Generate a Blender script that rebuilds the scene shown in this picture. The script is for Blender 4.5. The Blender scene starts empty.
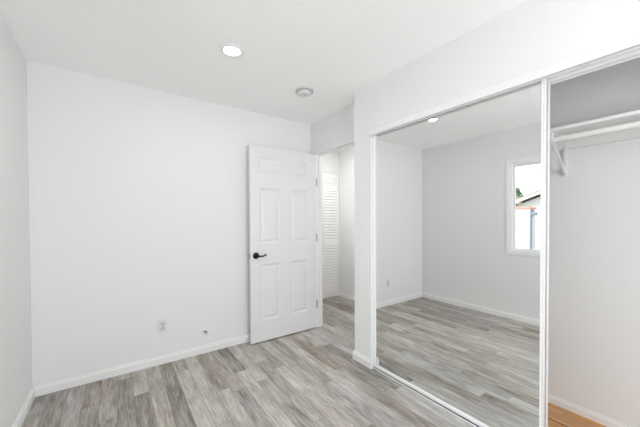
import bpy, bmesh, math, random
from mathutils import Matrix, Vector
random.seed(4)
sc = bpy.context.scene
COL = sc.collection

# ------------------------------------------------------------------ camera
CAM = Vector((0.5135, 0.0, 1.2713))
YAW, PITCH, ROLL, FPX, SHIFT = 0.6162, -0.0146, -0.0043, 286.6, 11.12
fw = Vector((math.sin(YAW)*math.cos(PITCH), math.cos(YAW)*math.cos(PITCH), math.sin(PITCH)))
rt = Vector((math.cos(YAW), -math.sin(YAW), 0)); up = rt.cross(fw)
rt2 = math.cos(ROLL)*rt + math.sin(ROLL)*up; up2 = rt2.cross(fw)
cd = bpy.data.cameras.new('camera'); cam = bpy.data.objects.new('camera', cd); COL.objects.link(cam)
m = Matrix((rt2, up2, -fw)).transposed().to_4x4(); m.translation = CAM
cam.matrix_world = m
cd.sensor_fit = 'HORIZONTAL'; cd.sensor_width = 36.0; cd.lens = 36.0*FPX/640.0
cd.shift_y = SHIFT/640.0; cd.clip_start = 0.02; cd.clip_end = 200
sc.camera = cam

# ------------------------------------------------------------------ world, exposure
w = bpy.data.worlds.new('sky'); sc.world = w; w.use_nodes = True
wn = w.node_tree; wn.nodes.clear()
wo = wn.nodes.new('ShaderNodeOutputWorld'); bg = wn.nodes.new('ShaderNodeBackground')
tc = wn.nodes.new('ShaderNodeTexCoord'); sep = wn.nodes.new('ShaderNodeSeparateXYZ')
mr = wn.nodes.new('ShaderNodeMapRange')
# overcast sky: brighter on the side of the veiled sun (towards -Y)
wn.links.new(tc.outputs['Generated'], sep.inputs[0]); wn.links.new(sep.outputs['Y'], mr.inputs['Value'])
SKY_SUN_SIDE, SKY_FAR_SIDE = 1.0, 4.6
mr.inputs['From Min'].default_value = -0.9; mr.inputs['From Max'].default_value = 0.1
mr.inputs['To Min'].default_value = SKY_SUN_SIDE; mr.inputs['To Max'].default_value = SKY_FAR_SIDE
wn.links.new(mr.outputs[0], bg.inputs['Strength'])
bg.inputs['Color'].default_value = (0.95, 0.975, 1.0, 1)
wn.links.new(bg.outputs[0], wo.inputs[0])

CAN_POWER = 2.8         # recessed ceiling light near the door, watts
FILL_CAN_POWER = 2.0        # unseen ceiling light above the viewer, added for fill
HALL_POWER = 11.0
FILL_POWER = 41.0   # fill light set in the added window behind the viewer
al = bpy.data.lights.new('fill_light', 'AREA'); al.shape = 'RECTANGLE'; al.size = 1.40; al.size_y = 1.05; al.energy = FILL_POWER
al.color = (0.955, 0.98, 1.0)
alo = bpy.data.objects.new('fill_light', al); COL.objects.link(alo); alo.location = (1.20, -1.408, 1.43); alo.rotation_euler = (math.pi/2, 0, 0)
sl = bpy.data.lights.new('sun', 'SUN'); sl.energy = 1.6; sl.angle = math.radians(6)
slo = bpy.data.objects.new('sun', sl); COL.objects.link(slo); slo.location = (8, 3, 9)
slo.rotation_euler = Vector((0.62, 0.12, 0.78)).to_track_quat('Z', 'Y').to_euler()   # shines from behind the house, outdoors only
sc.view_settings.view_transform = 'Standard'; sc.view_settings.look = 'None'
sc.view_settings.exposure = 0.13; sc.view_settings.gamma = 1.0
sc.view_settings.use_curve_mapping = False
sc.cycles.max_bounces = 20; sc.cycles.diffuse_bounces = 16; sc.cycles.glossy_bounces = 8
sc.cycles.transparent_max_bounces = 12; sc.cycles.sample_clamp_indirect = 4

# ------------------------------------------------------------------ dimensions
W, A, B, H, C = 2.28, 2.427, 2.89, 2.422, 1.951
YN = -1.40                       # near wall, behind the camera
JB, JA, DH = 2.785, 1.975, 2.048  # doorway far jamb, near jamb, head
KX = 2.96                        # closet back wall
OY0, OY1, OZ = -0.60, 1.744, 1.995   # closet opening
HX, HY = 3.536, 3.705            # hall right wall, hall end wall

# ------------------------------------------------------------------ materials
def mat(name, color, rough=0.6, metal=0.0, spec=0.5, bump=0.0, bscale=200, emit=None):
    M = bpy.data.materials.new(name); M.use_nodes = True
    nt = M.node_tree; b = nt.nodes['Principled BSDF']
    b.inputs['Base Color'].default_value = (*color, 1); b.inputs['Roughness'].default_value = rough
    b.inputs['Metallic'].default_value = metal; b.inputs['Specular IOR Level'].default_value = spec
    if emit:
        b.inputs['Emission Color'].default_value = (*emit[0], 1); b.inputs['Emission Strength'].default_value = emit[1]
    tcn = nt.nodes.new('ShaderNodeTexCoord')
    nz = nt.nodes.new('ShaderNodeTexNoise'); nz.inputs['Scale'].default_value = bscale; nz.inputs['Detail'].default_value = 3
    nt.links.new(tcn.outputs['Object'], nz.inputs['Vector'])
    if bump:
        bp = nt.nodes.new('ShaderNodeBump'); bp.inputs['Strength'].default_value = bump; bp.inputs['Distance'].default_value = 0.002
        nt.links.new(nz.outputs['Fac'], bp.inputs['Height']); nt.links.new(bp.outputs[0], b.inputs['Normal'])
    return M

M_WALL = mat('wall_paint', (0.78, 0.78, 0.78), 0.7, bump=0.25, bscale=160, spec=0.3)
M_CEIL = mat('ceiling_paint', (0.96, 0.96, 0.96), 0.8, bump=0.3, bscale=140, spec=0.2)
M_TRIM = mat('trim_paint', (0.81, 0.81, 0.81), 0.4, bump=0.05)
M_DOOR = mat('door_paint', (0.72, 0.72, 0.725), 0.42, bump=0.08, bscale=90)
M_LOUV = mat('louver_paint', (0.84, 0.835, 0.82), 0.45)
M_VINYL = mat('white_vinyl', (0.85, 0.85, 0.86), 0.35)
M_ALU = mat('white_enamelled_metal', (0.82, 0.82, 0.82), 0.3)
M_TRACKG = mat('grey_track_metal', (0.45, 0.45, 0.46), 0.35, metal=0.7)
M_PLASTIC = mat('white_plastic', (0.70, 0.70, 0.70), 0.35)
M_PLASTIC2 = mat('grey_plastic', (0.56, 0.56, 0.56), 0.5)
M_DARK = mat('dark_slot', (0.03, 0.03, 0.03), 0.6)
M_BRONZE = mat('dark_bronze', (0.018, 0.016, 0.015), 0.28, metal=0.85)
M_STEEL = mat('satin_steel', (0.42, 0.42, 0.42), 0.35, metal=1.0)
M_MIRROR = mat('mirror_silver', (0.87, 0.88, 0.875), 0.0, metal=1.0)
M_LAMP = mat('lamp_diffuser', (0.9, 0.9, 0.9), 0.5, emit=((1, 1, 0.99), 6.0))
M_STUCCO = mat('white_stucco', (0.55, 0.55, 0.55), 0.9, bump=0.5, bscale=60)
M_CAP = mat('terracotta_coping', (0.70, 0.22, 0.15), 0.8)
M_ROOF = mat('weathered_shingle', (0.25, 0.23, 0.22), 0.9, bump=0.8, bscale=40)
M_RAFTER = mat('beige_fascia_paint', (0.62, 0.55, 0.45), 0.8)
M_PIPE = mat('blue_grey_metal', (0.17, 0.19, 0.23), 0.6)
M_BARK = mat('bark', (0.16, 0.11, 0.07), 0.9)
M_EARTH = mat('concrete_yard', (0.45, 0.44, 0.42), 0.9, bump=0.4, bscale=20)

def leaf_mat():
    M = mat('green_leaves', (0.16, 0.30, 0.12), 0.6)
    nt = M.node_tree; b = nt.nodes['Principled BSDF']
    oi = nt.nodes.new('ShaderNodeTexNoise'); oi.inputs['Scale'].default_value = 3
    g = nt.nodes.new('ShaderNodeNewGeometry'); nt.links.new(g.outputs['Position'], oi.inputs['Vector'])
    r = nt.nodes.new('ShaderNodeValToRGB'); r.color_ramp.elements[0].color = (0.06, 0.13, 0.05, 1)
    r.color_ramp.elements[1].color = (0.20, 0.30, 0.13, 1); r.color_ramp.elements[0].position = .35; r.color_ramp.elements[1].position = .65
    nt.links.new(oi.outputs['Fac'], r.inputs[0]); nt.links.new(r.outputs[0], b.inputs['Base Color'])
    return M
M_LEAF = leaf_mat()

def glass_mat():
    M = bpy.data.materials.new('window_glass'); M.use_nodes = True; nt = M.node_tree; nt.nodes.clear()
    o = nt.nodes.new('ShaderNodeOutputMaterial'); t = nt.nodes.new('ShaderNodeBsdfTransparent'); g = nt.nodes.new('ShaderNodeBsdfGlossy')
    g.inputs['Roughness'].default_value = 0.0; mx = nt.nodes.new('ShaderNodeMixShader'); f = nt.nodes.new('ShaderNodeFresnel')
    f.inputs['IOR'].default_value = 1.3
    t.inputs['Color'].default_value = (0.96, 0.98, 0.97, 1)
    nt.links.new(f.outputs[0], mx.inputs[0]); nt.links.new(t.outputs[0], mx.inputs[1]); nt.links.new(g.outputs[0], mx.inputs[2])
    nt.links.new(mx.outputs[0], o.inputs[0]); return M
M_GLASS = glass_mat()

def plank_mat(name, w, L, ramp, rough, gap_col, gap_w, grain_amt, knots=0.5, seed=0.0):
    """planks running along Y, each row offset at random, each board its own tone, streaky grain"""
    M = bpy.data.materials.new(name); M.use_nodes = True; nt = M.node_tree; N = nt.nodes; Lk = nt.links
    b = N['Principled BSDF']; b.inputs['Roughness'].default_value = rough; b.inputs['Specular IOR Level'].default_value = 0.35
    tcn = N.new('ShaderNodeTexCoord'); s = N.new('ShaderNodeSeparateXYZ'); Lk.new(tcn.outputs['Object'], s.inputs[0])
    def mth(op, a, c=None):
        n = N.new('ShaderNodeMath'); n.operation = op
        for i, v in enumerate((a, c)):
            if v is None: continue
            if isinstance(v, (int, float)): n.inputs[i].default_value = v
            else: Lk.new(v, n.inputs[i])
        return n.outputs[0]
    def comb(x, y, z):
        n = N.new('ShaderNodeCombineXYZ')
        for i, v in enumerate((x, y, z)):
            if isinstance(v, (int, float)): n.inputs[i].default_value = v
            else: Lk.new(v, n.inputs[i])
        return n.outputs[0]
    def white(vec):
        n = N.new('ShaderNodeTexWhiteNoise'); n.noise_dimensions = '3D'; Lk.new(vec, n.inputs['Vector']); return n.outputs['Value']
    xs = mth('DIVIDE', s.outputs['X'], w); row = mth('FLOOR', xs)
    off = mth('MULTIPLY', white(comb(row, seed+1.7, 3.1)), 7.0)
    ys = mth('ADD', mth('DIVIDE', s.outputs['Y'], L), off); idn = mth('FLOOR', ys)
    rnd = white(comb(row, idn, seed+9.2)); rnd2 = white(comb(row, idn, seed+4.4))
    # grain
    gv = comb(mth('MULTIPLY', s.outputs['X'], 75), mth('MULTIPLY', s.outputs['Y'], 5.0), mth('MULTIPLY', rnd2, 40))
    g = N.new('ShaderNodeTexNoise'); g.inputs['Scale'].default_value = 1.0; g.inputs['Detail'].default_value = 5; g.inputs['Roughness'].default_value = .62
    g.inputs['Distortion'].default_value = 0.6; Lk.new(gv, g.inputs['Vector'])
    # broad weathered patches
    pv = comb(mth('MULTIPLY', s.outputs['X'], 11), mth('MULTIPLY', s.outputs['Y'], 2.4), mth('MULTIPLY', rnd2, 17))
    p = N.new('ShaderNodeTexNoise'); p.inputs['Scale'].default_value = 1.0; p.inputs['Detail'].default_value = 4; p.inputs['Distortion'].default_value = 1.0
    Lk.new(pv, p.inputs['Vector'])
    fv = comb(mth('MULTIPLY', s.outputs['X'], 190), mth('MULTIPLY', s.outputs['Y'], 14), mth('MULTIPLY', rnd2, 23))
    fg = N.new('ShaderNodeTexNoise'); fg.inputs['Scale'].default_value = 1.0; fg.inputs['Detail'].default_value = 3; Lk.new(fv, fg.inputs['Vector'])
    gg0 = mth('MULTIPLY', mth('SUBTRACT', fg.outputs['Fac'], 0.5), grain_amt*.5)
    gg = mth('MULTIPLY', mth('SUBTRACT', g.outputs['Fac'], 0.5), grain_amt)
    pp = mth('MULTIPLY', mth('SUBTRACT', p.outputs['Fac'], 0.5), knots)
    t = mth('ADD', mth('ADD', mth('ADD', mth('ADD', mth('MULTIPLY', rnd, 0.38), 0.27), gg), pp), gg0)
    r = N.new('ShaderNodeValToRGB'); els = r.color_ramp.elements
    els[0].position, els[0].color = ramp[0][0], (*ramp[0][1], 1); els[1].position, els[1].color = ramp[-1][0], (*ramp[-1][1], 1)
    for pos, c in ramp[1:-1]:
        e = els.new(pos); e.color = (*c, 1)
    Lk.new(t, r.inputs[0])
    # hue drift between boards (browner / greyer)
    hs = N.new('ShaderNodeHueSaturation'); Lk.new(r.outputs[0], hs.inputs['Color'])
    Lk.new(mth('ADD', mth('MULTIPLY', rnd2, 0.2 if seed else 0.8), 0.9 if seed else 0.85), hs.inputs['Saturation'])
    fx = mth('FRACT', xs); fy = mth('FRACT', ys)
    ex = mth('MINIMUM', fx, mth('SUBTRACT', 1.0, fx)); ey = mth('MINIMUM', fy, mth('SUBTRACT', 1.0, fy))
    gap = mth('MAXIMUM', mth('LESS_THAN', ex, gap_w/w), mth('LESS_THAN', ey, gap_w/L))
    mx = N.new('ShaderNodeMix'); mx.data_type = 'RGBA'
    Lk.new(mth('MULTIPLY', gap, 0.75), mx.inputs[0]); Lk.new(hs.outputs[0], mx.inputs[6]); mx.inputs[7].default_value = (*gap_col, 1)
    Lk.new(mx.outputs[2], b.inputs['Base Color'])
    bp = N.new('ShaderNodeBump'); bp.inputs['Strength'].default_value = .15; bp.inputs['Distance'].default_value = .002
    Lk.new(mth('SUBTRACT', g.outputs['Fac'], gap), bp.inputs['Height']); Lk.new(bp.outputs[0], b.inputs['Normal'])
    Lk.new(mth('ADD', mth('MULTIPLY', g.outputs['Fac'], .25), rough-.12), b.inputs['Roughness'])
    return M
M_FLOOR = plank_mat('grey_oak_planks', 0.100, 0.92,
    [(0.0, (0.115, 0.100, 0.086)), (0.3, (0.262, 0.240, 0.217)), (0.6, (0.415, 0.396, 0.370)), (1.0, (0.62, 0.602, 0.58))], 0.42, (0.12, 0.105, 0.09), 0.0012, 1.1, 0.9)
M_OAK = plank_mat('orange_oak_planks', 0.057, 0.9,
    [(0.0, (0.40, 0.16, 0.045)), (0.4, (0.56, 0.29, 0.115)), (0.7, (0.66, 0.37, 0.16)), (1.0, (0.78, 0.48, 0.23))], 0.4, (0.05, 0.025, 0.01), 0.001, 0.6, 0.25, 5.0)

# ------------------------------------------------------------------ mesh helpers
def box(bm, x0, x1, y0, y1, z0, z1):
    x0, x1 = sorted((x0, x1)); y0, y1 = sorted((y0, y1)); z0, z1 = sorted((z0, z1))
    v = [bm.verts.new((x, y, z)) for z in (z0, z1) for y in (y0, y1) for x in (x0, x1)]
    for f in ((0,2,3,1), (4,5,7,6), (0,1,5,4), (2,6,7,3), (0,4,6,2), (1,3,7,5)): bm.faces.new([v[i] for i in f])
def prism(bm, poly, fn, a, b):
    """poly 2-D outline swept from a to b; fn(u, v, t) -> xyz"""
    v0 = [bm.verts.new(fn(u, v, a)) for u, v in poly]; v1 = [bm.verts.new(fn(u, v, b)) for u, v in poly]
    n = len(poly)
    for i in range(n): bm.faces.new((v0[i], v0[(i+1) % n], v1[(i+1) % n], v1[i]))
    bm.faces.new(v0[::-1]); bm.faces.new(v1)
def lathe(bm, prof, axis='Z', o=(0, 0, 0), n=32):
    """prof list of (radius, height); closed solid of revolution"""
    rings = []
    for r, h in prof:
        if r < 1e-6: rings.append([None]); pt = (0, 0, h)
        ring = []
        for i in range(1 if r < 1e-6 else n):
            a = 2*math.pi*i/n; p = (r*math.cos(a), r*math.sin(a), h)
            if axis == 'Y': p = (p[0], p[2], p[1])
            if axis == 'X': p = (p[2], p[0], p[1])
            ring.append(bm.verts.new((p[0]+o[0], p[1]+o[1], p[2]+o[2])))
        if r < 1e-6: rings[-1] = ring
        else: rings.append(ring)
    for k in range(len(rings)-1):
        a, b = rings[k], rings[k+1]
        for i in range(n):
            j = (i+1) % n
            if len(a) == 1 and len(b) == 1: continue
            if len(a) == 1: bm.faces.new((a[0], b[i], b[j]))
            elif len(b) == 1: bm.faces.new((a[i], b[0], a[j]))
            else: bm.faces.new((a[i], b[i], b[j], a[j]))
def tube(bm, pts, rad, n=12):
    pts = [Vector(p) for p in pts]; rads = rad if isinstance(rad, (list, tuple)) else [rad]*len(pts)
    rings = []; up0 = None
    for i, p in enumerate(pts):
        d = (pts[min(i+1, len(pts)-1)]-pts[max(i-1, 0)]).normalized()
        ref = Vector((0, 0, 1)) if abs(d.z) < .95 else Vector((1, 0, 0))
        s = d.cross(ref).normalized(); t = s.cross(d)
        rings.append([bm.verts.new(p+(s*math.cos(2*math.pi*k/n)+t*math.sin(2*math.pi*k/n))*rads[i]) for k in range(n)])
    for a, b in zip(rings, rings[1:]):
        for i in range(n): bm.faces.new((a[i], a[(i+1) % n], b[(i+1) % n], b[i]))
    bm.faces.new(rings[0][::-1]); bm.faces.new(rings[-1])
def new(): return bmesh.new()
def obj(name, bm, material, parent=None, bevel=0.0, smooth=False, seg=2, label=None):
    bmesh.ops.recalc_face_normals(bm, faces=bm.faces)
    me = bpy.data.meshes.new(name); bm.to_mesh(me); bm.free()
    o = bpy.data.objects.new(name, me); COL.objects.link(o); me.materials.append(material)
    if parent:
        o.parent = parent                     # mesh parts are modelled in room coordinates
        if parent.type == 'EMPTY': o.matrix_parent_inverse = Matrix.Translation(-Vector(parent.location))
    if bevel:
        md = o.modifiers.new('bevel', 'BEVEL'); md.width = bevel; md.segments = seg; md.limit_method = 'ANGLE'; md.angle_limit = math.radians(40)
    if smooth:
        for f in me.polygons: f.use_smooth = True
    if label: o['label'] = label
    return o
def tag(o, label, cat, group=None, kind=None):
    o['label'] = label; o['category'] = cat
    if group: o['group'] = group
    if kind: o['kind'] = kind
    return o
def thing(name, loc, label, cat, group=None, kind=None):
    o = bpy.data.objects.new(name, None); COL.objects.link(o); o.location = loc; o.empty_display_size = .1
    return tag(o, label, cat, group, kind)
def struct(name, bm, material, label, cat, **k):
    return tag(obj(name, bm, material, **k), label, cat, kind='structure')
def copy_thing(root, delta):
    r = root.copy(); COL.objects.link(r); r.location = Vector(root.location)+Vector(delta)
    for ch in root.children:
        c = ch.copy(); COL.objects.link(c); c.parent = r
        for g in ch.children:
            d = g.copy(); COL.objects.link(d); d.parent = c
    return r

# ------------------------------------------------------------------ room shell
T = 0.10
bm = new(); box(bm, -T, 2.30, YN-T, B+T, -0.12, 0); box(bm, 2.30, 2.56, 1.80, B+T, -0.12, 0)
box(bm, 2.56, HX+T, 1.80, HY+T, -0.12, 0); box(bm, 2.427, 2.56, B+T, HY+T, -0.12, 0)
struct('floor', bm, M_FLOOR, 'weathered grey wood plank floor running through the room into the hall', 'floor')
bm = new(); box(bm, 2.30, 2.745, YN-T, 1.80, -0.12, 0.0); box(bm, 2.759, KX+T, YN-T, 1.80, -0.12, 0.0)
struct('floor_closet', bm, M_OAK, 'orange oak strip floor inside the closet', 'floor')
bm = new(); box(bm, 2.745, 2.759, YN-T, 1.80, -0.12, -0.003)  # near-black strip set into the seam between the oak boards
struct('seam_strip', bm, M_DARK, 'near-black strip between the oak floor boards in the closet', 'floor strip')
bm = new(); box(bm, -T, HX+T, YN-T, HY+T, H, H+T)
struct('ceiling', bm, M_CEIL, 'flat white painted ceiling', 'ceiling')
bm = new(); box(bm, -T, A, B, B+T, 0, H)
struct('wall_back', bm, M_WALL, 'plain white wall behind the open door', 'wall')

def wall_with_hole(bm, ax, t0, t1, a0, a1, h0, h1, hz0, hz1):
    """wall slab t0..t1 on axis ax, running a0..a1, with an opening h0..h1 x hz0..hz1"""
    def b(p0, p1, z0, z1):
        if ax == 'X': box(bm, t0, t1, p0, p1, z0, z1)
        else: box(bm, p0, p1, t0, t1, z0, z1)
    b(a0, h0, 0, H); b(h1, a1, 0, H); b(h0, h1, hz1, H)
    if hz0 > 0: b(h0, h1, 0, hz0)
WY0, WY1, WZ0, WZ1 = 0.45, 1.60, 0.86, 1.995         # left-wall window opening
NX0, NX1 = 0.45, 1.95                                # opening for the added near-wall window
bm = new(); wall_with_hole(bm, 'X', -T, 0, YN-T, B+T, WY0, WY1, WZ0, WZ1)
struct('wall_left', bm, M_WALL, 'white wall on the left, its window seen in the mirror', 'wall')
bm = new(); wall_with_hole(bm, 'Y', YN-T, YN, 0, KX+T, NX0, NX1, WZ0, WZ1)
struct('wall_near', bm, M_WALL, 'white wall behind the viewer with an added wide window', 'wall')
# closet front wall: pillar at its end and header over the sliding doors
bm = new()
box(bm, W, W+.11, OY1, 1.80, 0, H); box(bm, W, A, 1.80, C, 0, H)
struct('wall_closet_pillar', bm, M_WALL, 'white pillar end of the closet wall beside the mirror door', 'wall')
bm = new(); box(bm, W, W+.11, OY0, OY1, OZ+.04, H)
struct('wall_closet_header', bm, M_WALL, 'white header wall above the sliding mirror doors', 'wall')
bm = new(); box(bm, W, W+.11, YN, OY0, 0, H)
struct('wall_closet_near', bm, M_WALL, 'white wall at the near end of the closet opening, outside the view', 'wall')
bm = new(); box(bm, A, KX+T, 1.80, C, 0, H)
struct('wall_closet_end', bm, M_WALL, 'white end wall inside the closet behind the mirror doors', 'wall')
bm = new(); box(bm, KX, KX+T, YN, 1.80, 0, H)
struct('wall_closet_back', bm, M_WALL, 'white back wall of the closet below and above the shelf', 'wall')
# doorway wall
bm = new(); box(bm, A, 2.52, JB+.015, HY, 0, H); box(bm, A, 2.52, C, JA-.015, 0, H); box(bm, A, 2.52, JA-.015, JB+.015, DH+.015, H)
struct('wall_doorway', bm, M_WALL, 'white wall holding the open doorway to the hall', 'wall')
bm = new(); box(bm, HX, HX+T, C-.15, HY+T, 0, H); box(bm, KX+T, HX, C-.15, C, 0, H)
struct('wall_hall_right', bm, M_WALL, 'white hall wall to the right of the louvered door', 'wall')
LX0, LX1, LZ = 2.86, 3.528, 2.045
bm = new(); box(bm, A, LX0, HY, HY+T, 0, H); box(bm, LX0, LX1, HY, HY+T, LZ, H); box(bm, LX1, HX, HY, HY+T, 0, H); box(bm, LX0-.02, HX, HY+.6, HY+.65, 0, H)
box(bm, LX0-.05, LX0, HY+T, HY+.6, 0, H); box(bm, HX, HX+.05, HY+T, HY+.6, 0, H)
box(bm, LX0, HX, HY+T, HY+.6, -.05, -.001)
struct('wall_hall_end', bm, M_WALL, 'white hall end wall around the louvered door', 'wall')

# baseboards
BH, BT = 0.075, 0.013
prof = [(0, 0), (BT, 0), (BT, BH*.72), (BT*.62, BH*.80), (BT*.5, BH), (0, BH)]
def base(name, label, segs, h=1.0):
    bm = new()
    for ax, pos, sgn, a, b in segs:
        pr = [(u, v*h) for u, v in prof]
        if ax == 'X': prism(bm, pr, lambda u, v, t: (pos+sgn*u, t, v), a, b)
        else: prism(bm, pr, lambda u, v, t: (t, pos+sgn*u, v), a, b)
    return struct(name, bm, M_TRIM, label, 'baseboard')
base('baseboard_back', 'white baseboard along the back wall', [('Y', B, -1, BT, A)])
base('baseboard_left', 'white baseboard along the left wall', [('X', 0, 1, YN, B)])
base('baseboard_near', 'white baseboard along the wall behind the viewer', [('Y', YN, 1, BT, W)])
base('baseboard_closet_front', 'white baseboard wrapping the foot of the closet pillar', [('X', W, -1.2, OY1-.016, C+BT), ('Y', C, 1, W, A-.001)])
base('baseboard_closet', 'low white baseboard inside the closet', [('X', KX, -1, YN, 1.80), ('Y', 1.80, -1, 2.40, KX-BT)], .72)
base('baseboard_doorway', 'white baseboard on the short wall between door jamb and corner', [('X', A, -1, JB+.02, B-BT)])
base('baseboard_hall', 'white baseboard along the right hall wall', [('X', HX, -1, C, HY)])

# doorway lining (jambs, head, stop)
bm = new()
box(bm, A, 2.52, JB, JB+.015, 0, DH+.015); box(bm, A, 2.52, JA-.015, JA, 0, DH+.015); box(bm, A, 2.52, JA, JB, DH, DH+.015)
box(bm, A+.040, A+.075, JB-.010, JB, 0, DH); box(bm, A+.040, A+.075, JA, JA+.010, 0, DH); box(bm, A+.040, A+.075, JA+.010, JB-.010, DH-.010, DH)
struct('trim_1', bm, M_TRIM, 'white painted door jamb lining of the open doorway', 'door jamb', bevel=.0015)

# ------------------------------------------------------------------ six-panel door
DX0, DX1, DYF, DYB = 1.614, 2.422, 2.775, 2.810
DZ0, DZ1 = 0.012, 2.040
door = thing('door_1', (DX1, DYB, 0), 'white six-panel door standing open against the back wall', 'door', kind='structure')
PX = [(1.716, 1.950), (2.076, 2.308)]; PZ = [(0.228, 0.820), (1.030, 1.612), (1.748, 1.930)]
bm = new()
def skin(bm, Y, s):
    xs = sorted({DX0, DX1, *[v for p in PX for v in p]}); zs = sorted({DZ0, DZ1, *[v for p in PZ for v in p]})
    vd = {}
    def V(x, y, z):
        k = (round(x, 5), round(y, 5), round(z, 5))
        if k not in vd: vd[k] = bm.verts.new((x, y, z))
        return vd[k]
    for i in range(len(xs)-1):
        for j in range(len(zs)-1):
            x0, x1, z0, z1 = xs[i], xs[i+1], zs[j], zs[j+1]
            if (x0, x1) in PX and (z0, z1) in PZ:
                prev = [V(x0, Y, z0), V(x1, Y, z0), V(x1, Y, z1), V(x0, Y, z1)]
                for ins, dep in ((.006, .003), (.014, .009), (.022, .010), (.030, .009), (.048, .002)):
                    cur = [V(x0+ins, Y+s*dep, z0+ins), V(x1-ins, Y+s*dep, z0+ins), V(x1-ins, Y+s*dep, z1-ins), V(x0+ins, Y+s*dep, z1-ins)]
                    for k in range(4): bm.faces.new((prev[k], prev[(k+1) % 4], cur[(k+1) % 4], cur[k]))
                    prev = cur
                bm.faces.new(prev)
            else: bm.faces.new((V(x0, Y, z0), V(x1, Y, z0), V(x1, Y, z1), V(x0, Y, z1)))
    return xs, zs, V
xs, zs, V1 = skin(bm, DYF, 1); _, _, V2 = skin(bm, DYB, -1)
for i in range(len(xs)-1):
    for z in (DZ0, DZ1): bm.faces.new((V1(xs[i], DYF, z), V1(xs[i+1], DYF, z), V2(xs[i+1], DYB, z), V2(xs[i], DYB, z)))
for j in range(len(zs)-1):
    for x in (DX0, DX1): bm.faces.new((V1(x, DYF, zs[j]), V1(x, DYF, zs[j+1]), V2(x, DYB, zs[j+1]), V2(x, DYB, zs[j])))
obj('door_leaf', bm, M_DOOR, door)
KZ, KXX = 0.912, 1.672
def lever(Y, s):
    bm = new(); lathe(bm, [(0, 0), (.033, 0), (.034, s*.004), (.030, s*.010), (.020, s*.013), (.012, s*.016), (.011, s*.042), (0, s*.043)], 'Y', (KXX, Y, KZ), 32)
    h = obj('door_handle', bm, M_BRONZE, door, smooth=True, label='dark bronze lever handle')
    bm = new(); y = Y+s*.046
    tube(bm, [(KXX-.008, y, KZ), (KXX+.004, y, KZ), (KXX+.030, y+s*.002, KZ-.004), (KXX+.060, y+s*.003, KZ-.004), (KXX+.078, y+s*.001, KZ+.004), (KXX+.092, y-s*.004, KZ+.007), (KXX+.100, y-s*.008, KZ+.005)],
         [.011, .012, .0085, .0075, .0085, .009, .005], 14)
    obj('lever', bm, M_BRONZE, h, smooth=True)
lever(DYF, -1); lever(DYB, 1)
bm = new(); box(bm, DX0-.0015, DX0+.002, DYF+.005, DYB-.005, KZ-.029, KZ+.029); box(bm, DX0-.008, DX0, DYF+.011, DYB-.011, KZ-.010, KZ+.010)
obj('latch_plate', bm, M_STEEL, door, label='satin steel latch plate on the door edge')
for z in (1.724, 1.07, 0.285):
    bm = new(); tube(bm, [(DX1+.003, DYF+.004, z-.045), (DX1+.003, DYF+.004, z+.045)], .0055, 10)
    box(bm, DX1-.001, DX1+.001, DYF+.004, DYB-.004, z-.044, z+.044)
    box(bm, DX1, DX1+.022, JB-.0045, JB-.0005, z-.044, z+.044)
    obj('hinge', bm, M_STEEL, door, label='satin steel hinge')

# ------------------------------------------------------------------ louvered bifold door at the hall end
bif = thing('door_2', (3.19, HY+.02, 0), 'white louvered bifold closet door at the end of the hall', 'door', kind='structure')
for x0, x1 in ((2.866, 3.190), (3.194, 3.524)):
    y0, y1, z0, z1, st = HY+.005, HY+.033, .018, 2.035, .036
    bm = new()
    box(bm, x0, x0+st, y0, y1, z0, z1); box(bm, x1-st, x1, y0, y1, z0, z1)
    for a, b in ((z0, z0+.11), (.86, .94), (z1-.06, z1)): box(bm, x0+st, x1-st, y0, y1, a, b)
    fr = obj('bifold_panel', bm, M_LOUV, bif, bevel=.0015)
    for n, (a, b) in enumerate(((z0+.11, .86), (.94, z1-.06))):
        bm = new(); k = int((b-a)/.045); stp = (b-a)/k
        for i in range(k):
            z = a+stp*(i+.5)
            prism(bm, [(y0-.004, z-.019), (y0+.001, z-.023), (y1-.004, z+.011), (y1-.009, z+.014)], lambda u, v, t: (t, u, v), x0+st, x1-st)
        obj('louver_slats', bm, M_LOUV, fr)
bm = new(); lathe(bm, [(0, 0), (.006, 0), (.006, -.012), (.015, -.018), (.016, -.026), (0, -.03)], 'Y', (3.22, HY+.005, .90), 20)
obj('knob', bm, M_LOUV, bif, smooth=True)
bm = new(); box(bm, LX0, LX1, HY+.005, HY+.05, 2.037, LZ+.003)
struct('trim_2', bm, M_TRIM, 'thin white top track above the louvered bifold door', 'trim')

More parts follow.
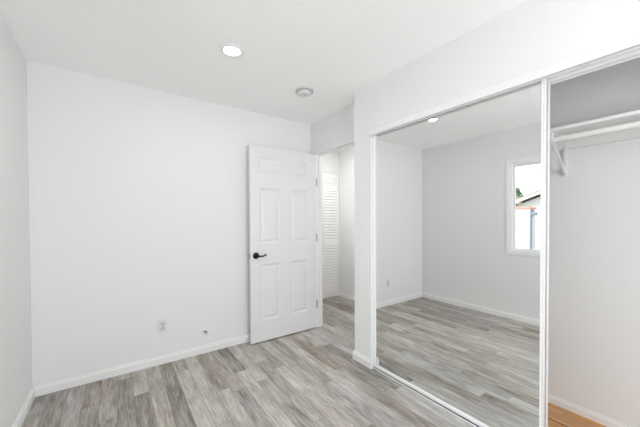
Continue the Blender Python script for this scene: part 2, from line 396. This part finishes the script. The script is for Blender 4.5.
# ------------------------------------------------------------------ windows
def window(name, fn, a0, a1, label, sashes=2):
    """fn(a, d, z): a along the wall, d depth outward (0 at the room face), z up"""
    def b(bm, a, c, d, e, z, z2):
        p, q = fn(a, d, z), fn(c, e, z2); box(bm, p[0], q[0], p[1], q[1], p[2], q[2])
    r = thing(name, fn((a0+a1)/2, .05, WZ0), label, 'window', kind='structure')
    bm = new(); f = .035
    for (p0, p1, q0, q1) in ((a0-f, a0, WZ0-f, WZ1+f), (a1, a1+f, WZ0-f, WZ1+f), (a0, a1, WZ0-f, WZ0), (a0, a1, WZ1, WZ1+f)): b(bm, p0, p1, -.010, 0, q0, q1)
    obj('window_casing', bm, M_VINYL, r, bevel=.003)
    bm = new(); g = .030
    for (p0, p1, q0, q1) in ((a0, a0+g, WZ0, WZ1), (a1-g, a1, WZ0, WZ1), (a0+g, a1-g, WZ0, WZ0+g*.6), (a0+g, a1-g, WZ1-g, WZ1)): b(bm, p0, p1, .0, .09, q0, q1)
    obj('window_frame', bm, M_VINYL, r, bevel=.002)
    mid = (a0+a1)/2
    for i, (s0, s1, d) in enumerate(((a0+g, mid+.015, .055), (mid-.015, a1-g, .028))):
        bm = new(); s = .028; z0, z1 = WZ0+g*.6, WZ1-g
        for (p0, p1, q0, q1) in ((s0, s0+s, z0, z1), (s1-s, s1, z0, z1), (s0+s, s1-s, z0, z0+s), (s0+s, s1-s, z1-s, z1)): b(bm, p0, p1, d, d+.022, q0, q1)
        sh = obj('sash', bm, M_VINYL, r, bevel=.002)
        bm = new(); b(bm, s0+s, s1-s, d+.010, d+.013, z0+s, z1-s); obj('pane', bm, M_GLASS, sh)
window('window_1', lambda a, d, z: (-d, a, z), WY0, WY1, 'white vinyl slider window of the left wall, reflected in the mirror')
window('added_window', lambda a, d, z: (a, YN-d, z), NX0, NX1, 'added white vinyl slider window behind the viewer, unseen')  # unseen window, added to bring more light into the room

# ------------------------------------------------------------------ closet: tracks, mirror doors
bm = new()
# fascia board with slim lip, from just left of the pillar edge to the far end
prism(bm, [(W-.016, 1.987), (W-.002, 1.987), (W-.002, 2.038), (W-.012, 2.038), (W-.016, 2.033)], lambda u, v, t: (u, t, v), OY0, OY1-.008)
top = tag(obj('sliding_door_track', bm, M_TRIM, bevel=.001), 'long white top track with fascia above the mirror doors', 'door track')
bm = new()
for x, zb in ((W+.018, 1.9835), (W+.060, 1.978), (W+.102, 1.978)): box(bm, x-.0015, x+.0015, OY0, OY1, zb, OZ+.038)
box(bm, W+.017, W+.104, OY0, OY1-.001, OZ+.030, OZ+.038)
obj('track_channel', bm, M_ALU, top)
bm = new()
box(bm, W+.005, W+.108, OY0, OY1, 0, .003)
ft = tag(obj('floor_track', bm, M_TRACKG), 'white metal bottom track on the floor under the mirror doors', 'door track')
for x in (W+.005, W+.045, W+.066, W+.104):
    bm = new(); box(bm, x, x+.0045, OY0, OY1, .003, .011); obj('track_rib', bm, M_ALU, ft, bevel=.0008, label='white raised rib')

def mirror_door(name, y0, y1, x, label):
    z0, z1, d, s = .012, 2.012, .022, .018
    r = thing(name, (x+d/2, (y0+y1)/2, z0), label, 'mirror door', 'sliding mirror closet doors')
    bm = new()
    prism(bm, [(x, y0), (x+.012, y0), (x+d, y0), (x+d, y0+s*.6), (x+.013, y0+s), (x+.002, y0+s), (x, y0+s*.75), (x+.003, y0+s*.5), (x, y0+s*.3)], lambda u, v, t: (u, v, t), z0, z1)
    obj('frame_stile', bm, M_ALU, r, bevel=.0008)
    bm = new()
    prism(bm, [(x, y1), (x+d, y1), (x+d, y1-s*.6), (x+.013, y1-s), (x+.002, y1-s), (x, y1-s*.75), (x+.003, y1-s*.5), (x, y1-s*.3)], lambda u, v, t: (u, v, t), z0, z1)
    obj('frame_stile', bm, M_ALU, r, bevel=.0008)
    bm = new(); box(bm, x+.001, x+d-.001, y0+s*.7, y1-s*.7, z0, z0+.020); obj('bottom_rail', bm, M_ALU, r, bevel=.001)
    bm = new(); box(bm, x+.001, x+d-.001, y0+s*.7, y1-s*.7, z1-.022, z1); obj('top_rail', bm, M_ALU, r, bevel=.001)
    bm = new(); box(bm, x+.011, x+.016, y0+s*.8, y1-s*.8, z0+.018, z1-.018); obj('mirror_glass', bm, M_MIRROR, r, label='clear silvered mirror')
    bm = new(); box(bm, x-.003, x+.006, y1-s-.012, y1-s-.008, z0+.020, z0+.040); obj('guide_clip', bm, M_ALU, r, bevel=.001, label='small white guide clip')
    return r
mirror_door('sliding_mirror_door', .534, 1.741, W+.021, 'front white-framed sliding mirror door reflecting the room')
mirror_door('sliding_mirror_door', .534, 1.740, W+.070, 'rear sliding mirror door, tucked behind the front mirror, showing only its edge')

# ------------------------------------------------------------------ closet: shelf, rod, brackets
SX0 = 2.655
bm = new(); box(bm, SX0, KX, YN, 1.80, 1.800, 1.819)
tag(obj('closet_shelf', bm, M_TRIM, bevel=.002), 'long white closet shelf mounted high on the back wall', 'shelf')
bm = new(); tube(bm, [(2.700, YN, 1.757), (2.700, 1.80, 1.757)], .0165, 20)
tag(obj('closet_rod', bm, M_TRIM, smooth=False), 'white hanging rod under the closet shelf', 'closet rod')
bm = new(); box(bm, KX-.018, KX, YN, 1.80, 1.737, 1.7995)
tag(obj('shelf_cleat', bm, M_TRIM, bevel=.001), 'white cleat strip on the wall under the shelf', 'cleat')
def bracket(y, label):
    r = thing('shelf_bracket', (KX, y, 1.56), label, 'bracket', 'shelf brackets')
    x1 = KX-.019
    bm = new(); box(bm, x1-.003, x1, y-.010, y+.010, 1.555, 1.799) ; obj('wall_plate', bm, M_ALU, r, bevel=.0008)
    bm = new(); box(bm, SX0+.015, x1-.003, y-.010, y+.010, 1.794, 1.7995); obj('top_arm', bm, M_ALU, r, bevel=.0008)
    bm = new()
    ax, az, bx, bz, t = SX0+.045, 1.745, x1-.003, 1.572, .0045
    L = math.hypot(bx-ax, bz-az); nx, nz = (az-bz)/L*t, (bx-ax)/L*t
    prism(bm, [(ax-nx, az-nz), (bx-nx, bz-nz), (bx+nx, bz+nz), (ax+nx, az+nz)], lambda u, v, s: (u, s, v), y-.006, y+.006)
    obj('brace', bm, M_ALU, r, bevel=.001)
    bm = new(); pts = []
    for k in range(13):
        a = math.radians(180+k*15); pts.append((2.700+.021*math.cos(a), y, 1.757+.021*math.sin(a)))
    pts = [(2.679, y, 1.794)]+pts+[(2.721, y, 1.765)]
    for p, q in zip(pts, pts[1:]):
        d = (Vector(q)-Vector(p)).normalized(); n = Vector((-d.z, 0, d.x))*.002
        prism(bm, [(p[0]-n.x, p[2]-n.z), (q[0]-n.x, q[2]-n.z), (q[0]+n.x, q[2]+n.z), (p[0]+n.x, p[2]+n.z)], lambda u, v, s: (u, s, v), y-.009, y+.009)
    obj('rod_hook', bm, M_ALU, r)
bracket(.612, 'white metal shelf and rod bracket with diagonal brace beside the mirror door')

# ------------------------------------------------------------------ ceiling lights, smoke detector
def can(x, y, label, power):
    r = thing('recessed_light', (x, y, H), label, 'ceiling light', 'recessed ceiling lights')
    bm = new(); lathe(bm, [(.054, -.002), (.058, -.006), (.072, -.006), (.080, -.0015), (.080, .0), (.054, .0), (.054, -.002)], 'Z', (x, y, H), 48)
    obj('trim_ring', bm, M_VINYL, r, smooth=True)
    bm = new(); lathe(bm, [(0, 0), (.054, 0), (.054, -.002), (0, -.003)], 'Z', (x, y, H), 40)
    obj('lamp_diffuser', bm, M_LAMP, r, label='glowing white diffuser')
    l = bpy.data.lights.new('downlight', 'AREA'); l.shape = 'DISK'; l.size = .09; l.energy = power; l.color = (1, .995, .985)
    lo = bpy.data.objects.new('downlight', l); COL.objects.link(lo); lo.location = (x, y, H-.009); return r
can(1.162, 1.938, 'round recessed ceiling light glowing near the open door', CAN_POWER)
can(1.162, 0.10, 'added round recessed ceiling light above the viewer, unseen', FILL_CAN_POWER)  # extra lamp out of view, added to brighten the room
can(3.03, 2.75, 'round recessed ceiling light in the hall', HALL_POWER)

sx, sy = 1.885, 2.165
sd = thing('smoke_detector', (sx, sy, H), 'round pale grey smoke detector on the ceiling near the doorway', 'smoke detector')
bm = new(); lathe(bm, [(0, 0), (.080, 0), (.080, -.010), (.074, -.013), (0, -.013)], 'Z', (sx, sy, H), 40); obj('base_plate', bm, M_PLASTIC2, sd)
bm = new(); lathe(bm, [(0, -.013), (.060, -.013), (.062, -.020), (.057, -.032), (.044, -.038), (.018, -.039), (.016, -.037), (0, -.037)], 'Z', (sx, sy, H), 40); cv = obj('cover', bm, M_PLASTIC, sd, smooth=True)
bm = new()
for k in range(16):
    a = 2*math.pi*k/16; c, s = math.cos(a), math.sin(a)
    tube(bm, [(sx+c*.0615, sy+s*.0615, H-.018), (sx+c*.0595, sy+s*.0595, H-.027)], .0022, 6)
obj('vent_slot', bm, M_PIPE, cv)['kind'] = 'stuff'
bm = new(); lathe(bm, [(0, -.037), (.009, -.037), (.009, -.041), (0, -.0415)], 'Z', (sx, sy, H), 20); obj('test_button', bm, M_PLASTIC2, sd)

# ------------------------------------------------------------------ outlet and cable stub on the back wall
ox, oz = .834, .335
ou = thing('wall_outlet', (ox, B, oz), 'white duplex power outlet low on the back wall', 'power outlet')
bm = new(); box(bm, ox-.036, ox+.036, B-.006, B, oz-.058, oz+.058); obj('cover_plate', bm, M_PLASTIC, ou, bevel=.003)
for dz in (-.020, .020):
    bm = new(); poly = []
    for k in range(24):
        a = 2*math.pi*k/24; poly.append((max(-.0165, min(.0165, .0195*math.cos(a))), max(-.0145, min(.0145, .0195*math.sin(a)))))
    prism(bm, poly, lambda u, v, t: (ox+u, t, oz+dz+v), B-.0082, B-.006)
    rc = obj('receptacle', bm, M_PLASTIC2, ou)
    for dx in (-.0065, .0065):
        bm = new(); box(bm, ox+dx-.0012, ox+dx+.0012, B-.0086, B-.0078, oz+dz-.002, oz+dz+.007); obj('slot', bm, M_DARK, rc)
bm = new(); lathe(bm, [(0, 0), (.0035, 0), (.003, -.0018), (0, -.002)], 'Y', (ox, B-.006, oz), 12); obj('screw', bm, M_STEEL, ou)

hx, hz = 1.192, .203
cb = thing('cable_stub', (hx, B, hz), 'short coaxial cable stub poking out of a wall hole right of the outlet', 'cable')
bm = new(); lathe(bm, [(0, 0), (.019, 0), (.018, -.003), (.012, -.004), (.011, -.002), (0, -.002)], 'Y', (hx, B, hz), 24); obj('grommet', bm, M_TRIM, cb, smooth=True)
bm = new(); tube(bm, [(hx-.004, B-.002, hz-.003), (hx-.002, B-.012, hz+.004), (hx+.004, B-.02, hz+.010), (hx+.010, B-.022, hz+.006), (hx+.012, B-.022, hz-.006)], .0042, 10)
obj('cable', bm, M_DARK, cb, smooth=True, label='black cable end')
bm = new(); tube(bm, [(hx+.012, B-.022, hz-.006), (hx+.0125, B-.022, hz-.016)], .0055, 10); obj('connector', bm, M_STEEL, cb)

# ------------------------------------------------------------------ outside, seen through window_1 in the mirror
bm = new(); box(bm, -16, -T, -8, 12, -.45, -.30); box(bm, -T, 8, -8, YN-T-.05, -.45, -.30)
tag(obj('yard_ground', bm, M_EARTH), 'grey concrete yard outside the window', 'ground', kind='structure')
gw = thing('garden_wall', (-3.15, 4.3, -.30), 'white stucco garden wall with red coping outside the window', 'garden wall')
bm = new(); box(bm, -3.30, -3.00, 2.375, 6.2, -.30, 1.495); obj('wall_body', bm, M_STUCCO, gw)
bm = new(); box(bm, -3.33, -2.97, 2.365, 6.2, 1.495, 1.535); obj('coping', bm, M_CAP, gw, bevel=.01)
bm = new(); tube(bm, [(-2.96, 2.345, 1.50), (-2.96, 2.345, -.22), (-2.93, 2.30, -.29)], .022, 10)
dp = tag(obj('drain_pipe', bm, M_PIPE), 'blue-grey drain pipe at the end of the garden wall', 'pipe')
bm = new(); box(bm, -3.0, -2.9, 2.24, 2.33, 1.36, 1.42); box(bm, -3.01, -2.97, 2.31, 2.345, 1.33, 1.48)
tag(obj('wall_lantern', bm, M_PIPE, bevel=.01), 'small grey lantern beside the drain pipe outside', 'lantern')

nh = thing('neighbour_house', (-6.2, 2.8, -.30), 'white neighbouring house with sloping shingled roof outside the window', 'house')
# wall facing +X, its roof edge rising towards smaller y
ya, za, yb, zb = 4.6, 1.35, 0.6, 2.88
def slope(y): return za+(zb-za)*(y-ya)/(yb-ya)
bm = new(); prism(bm, [(ya-.4, -.30), (yb, -.30), (yb, slope(yb)-.12), (ya-.4, slope(ya-.4)-.12)], lambda u, v, t: (t, u, v), -6.2, -5.2); obj('house_wall', bm, M_STUCCO, nh)
bm = new(); prism(bm, [(ya, za), (yb, zb), (yb, zb+.03), (ya, za+.03)], lambda u, v, t: (t, u, v), -6.3, -4.95); obj('roof', bm, M_ROOF, nh)
bm = new(); prism(bm, [(ya, za-.09), (yb, zb-.09), (yb, zb-.001), (ya, za-.001)], lambda u, v, t: (t, u, v), -5.0, -4.96); obj('fascia', bm, M_RAFTER, nh)
for k in range(6):
    y = 1.1+k*.55; bm = new(); box(bm, -5.2, -5.0, y, y+.07, slope(y)-.14, slope(y)-.02); obj('rafter_tail', bm, M_RAFTER, nh)

tr = thing('tree', (-11.5, 6.1, -.30), 'green leafy tree rising behind the neighbouring roof outside', 'tree')
bm = new(); tube(bm, [(-11.5, 6.1, -.3), (-11.45, 6.12, .8), (-11.5, 6.1, 2.0), (-11.5, 6.15, 2.6)], [.12, .10, .07, .03], 10); obj('trunk', bm, M_BARK, tr, smooth=True)
bm = new(); rnd = random.Random(3)
for k in range(7000):
    a = rnd.random()*6.283; e = math.asin(rnd.uniform(-.8, 1)); rr = rnd.uniform(.45, 1.0)**.5*(1+.25*math.sin(3*a+2*e))
    c = Vector((-11.5+.8*rr*math.cos(a)*math.cos(e), 6.15+.50*rr*math.sin(a)*math.cos(e), 2.15+.75*rr*math.sin(e)))
    d1 = Vector((rnd.gauss(0, 1), rnd.gauss(0, 1), rnd.gauss(0, 1))).normalized()*.045; d2 = d1.orthogonal().normalized()*.025
    v = [bm.verts.new(c+q) for q in (-d1, d2, d1, -d2)]; bm.faces.new(v)
obj('foliage', bm, M_LEAF, tr)['kind'] = 'stuff'
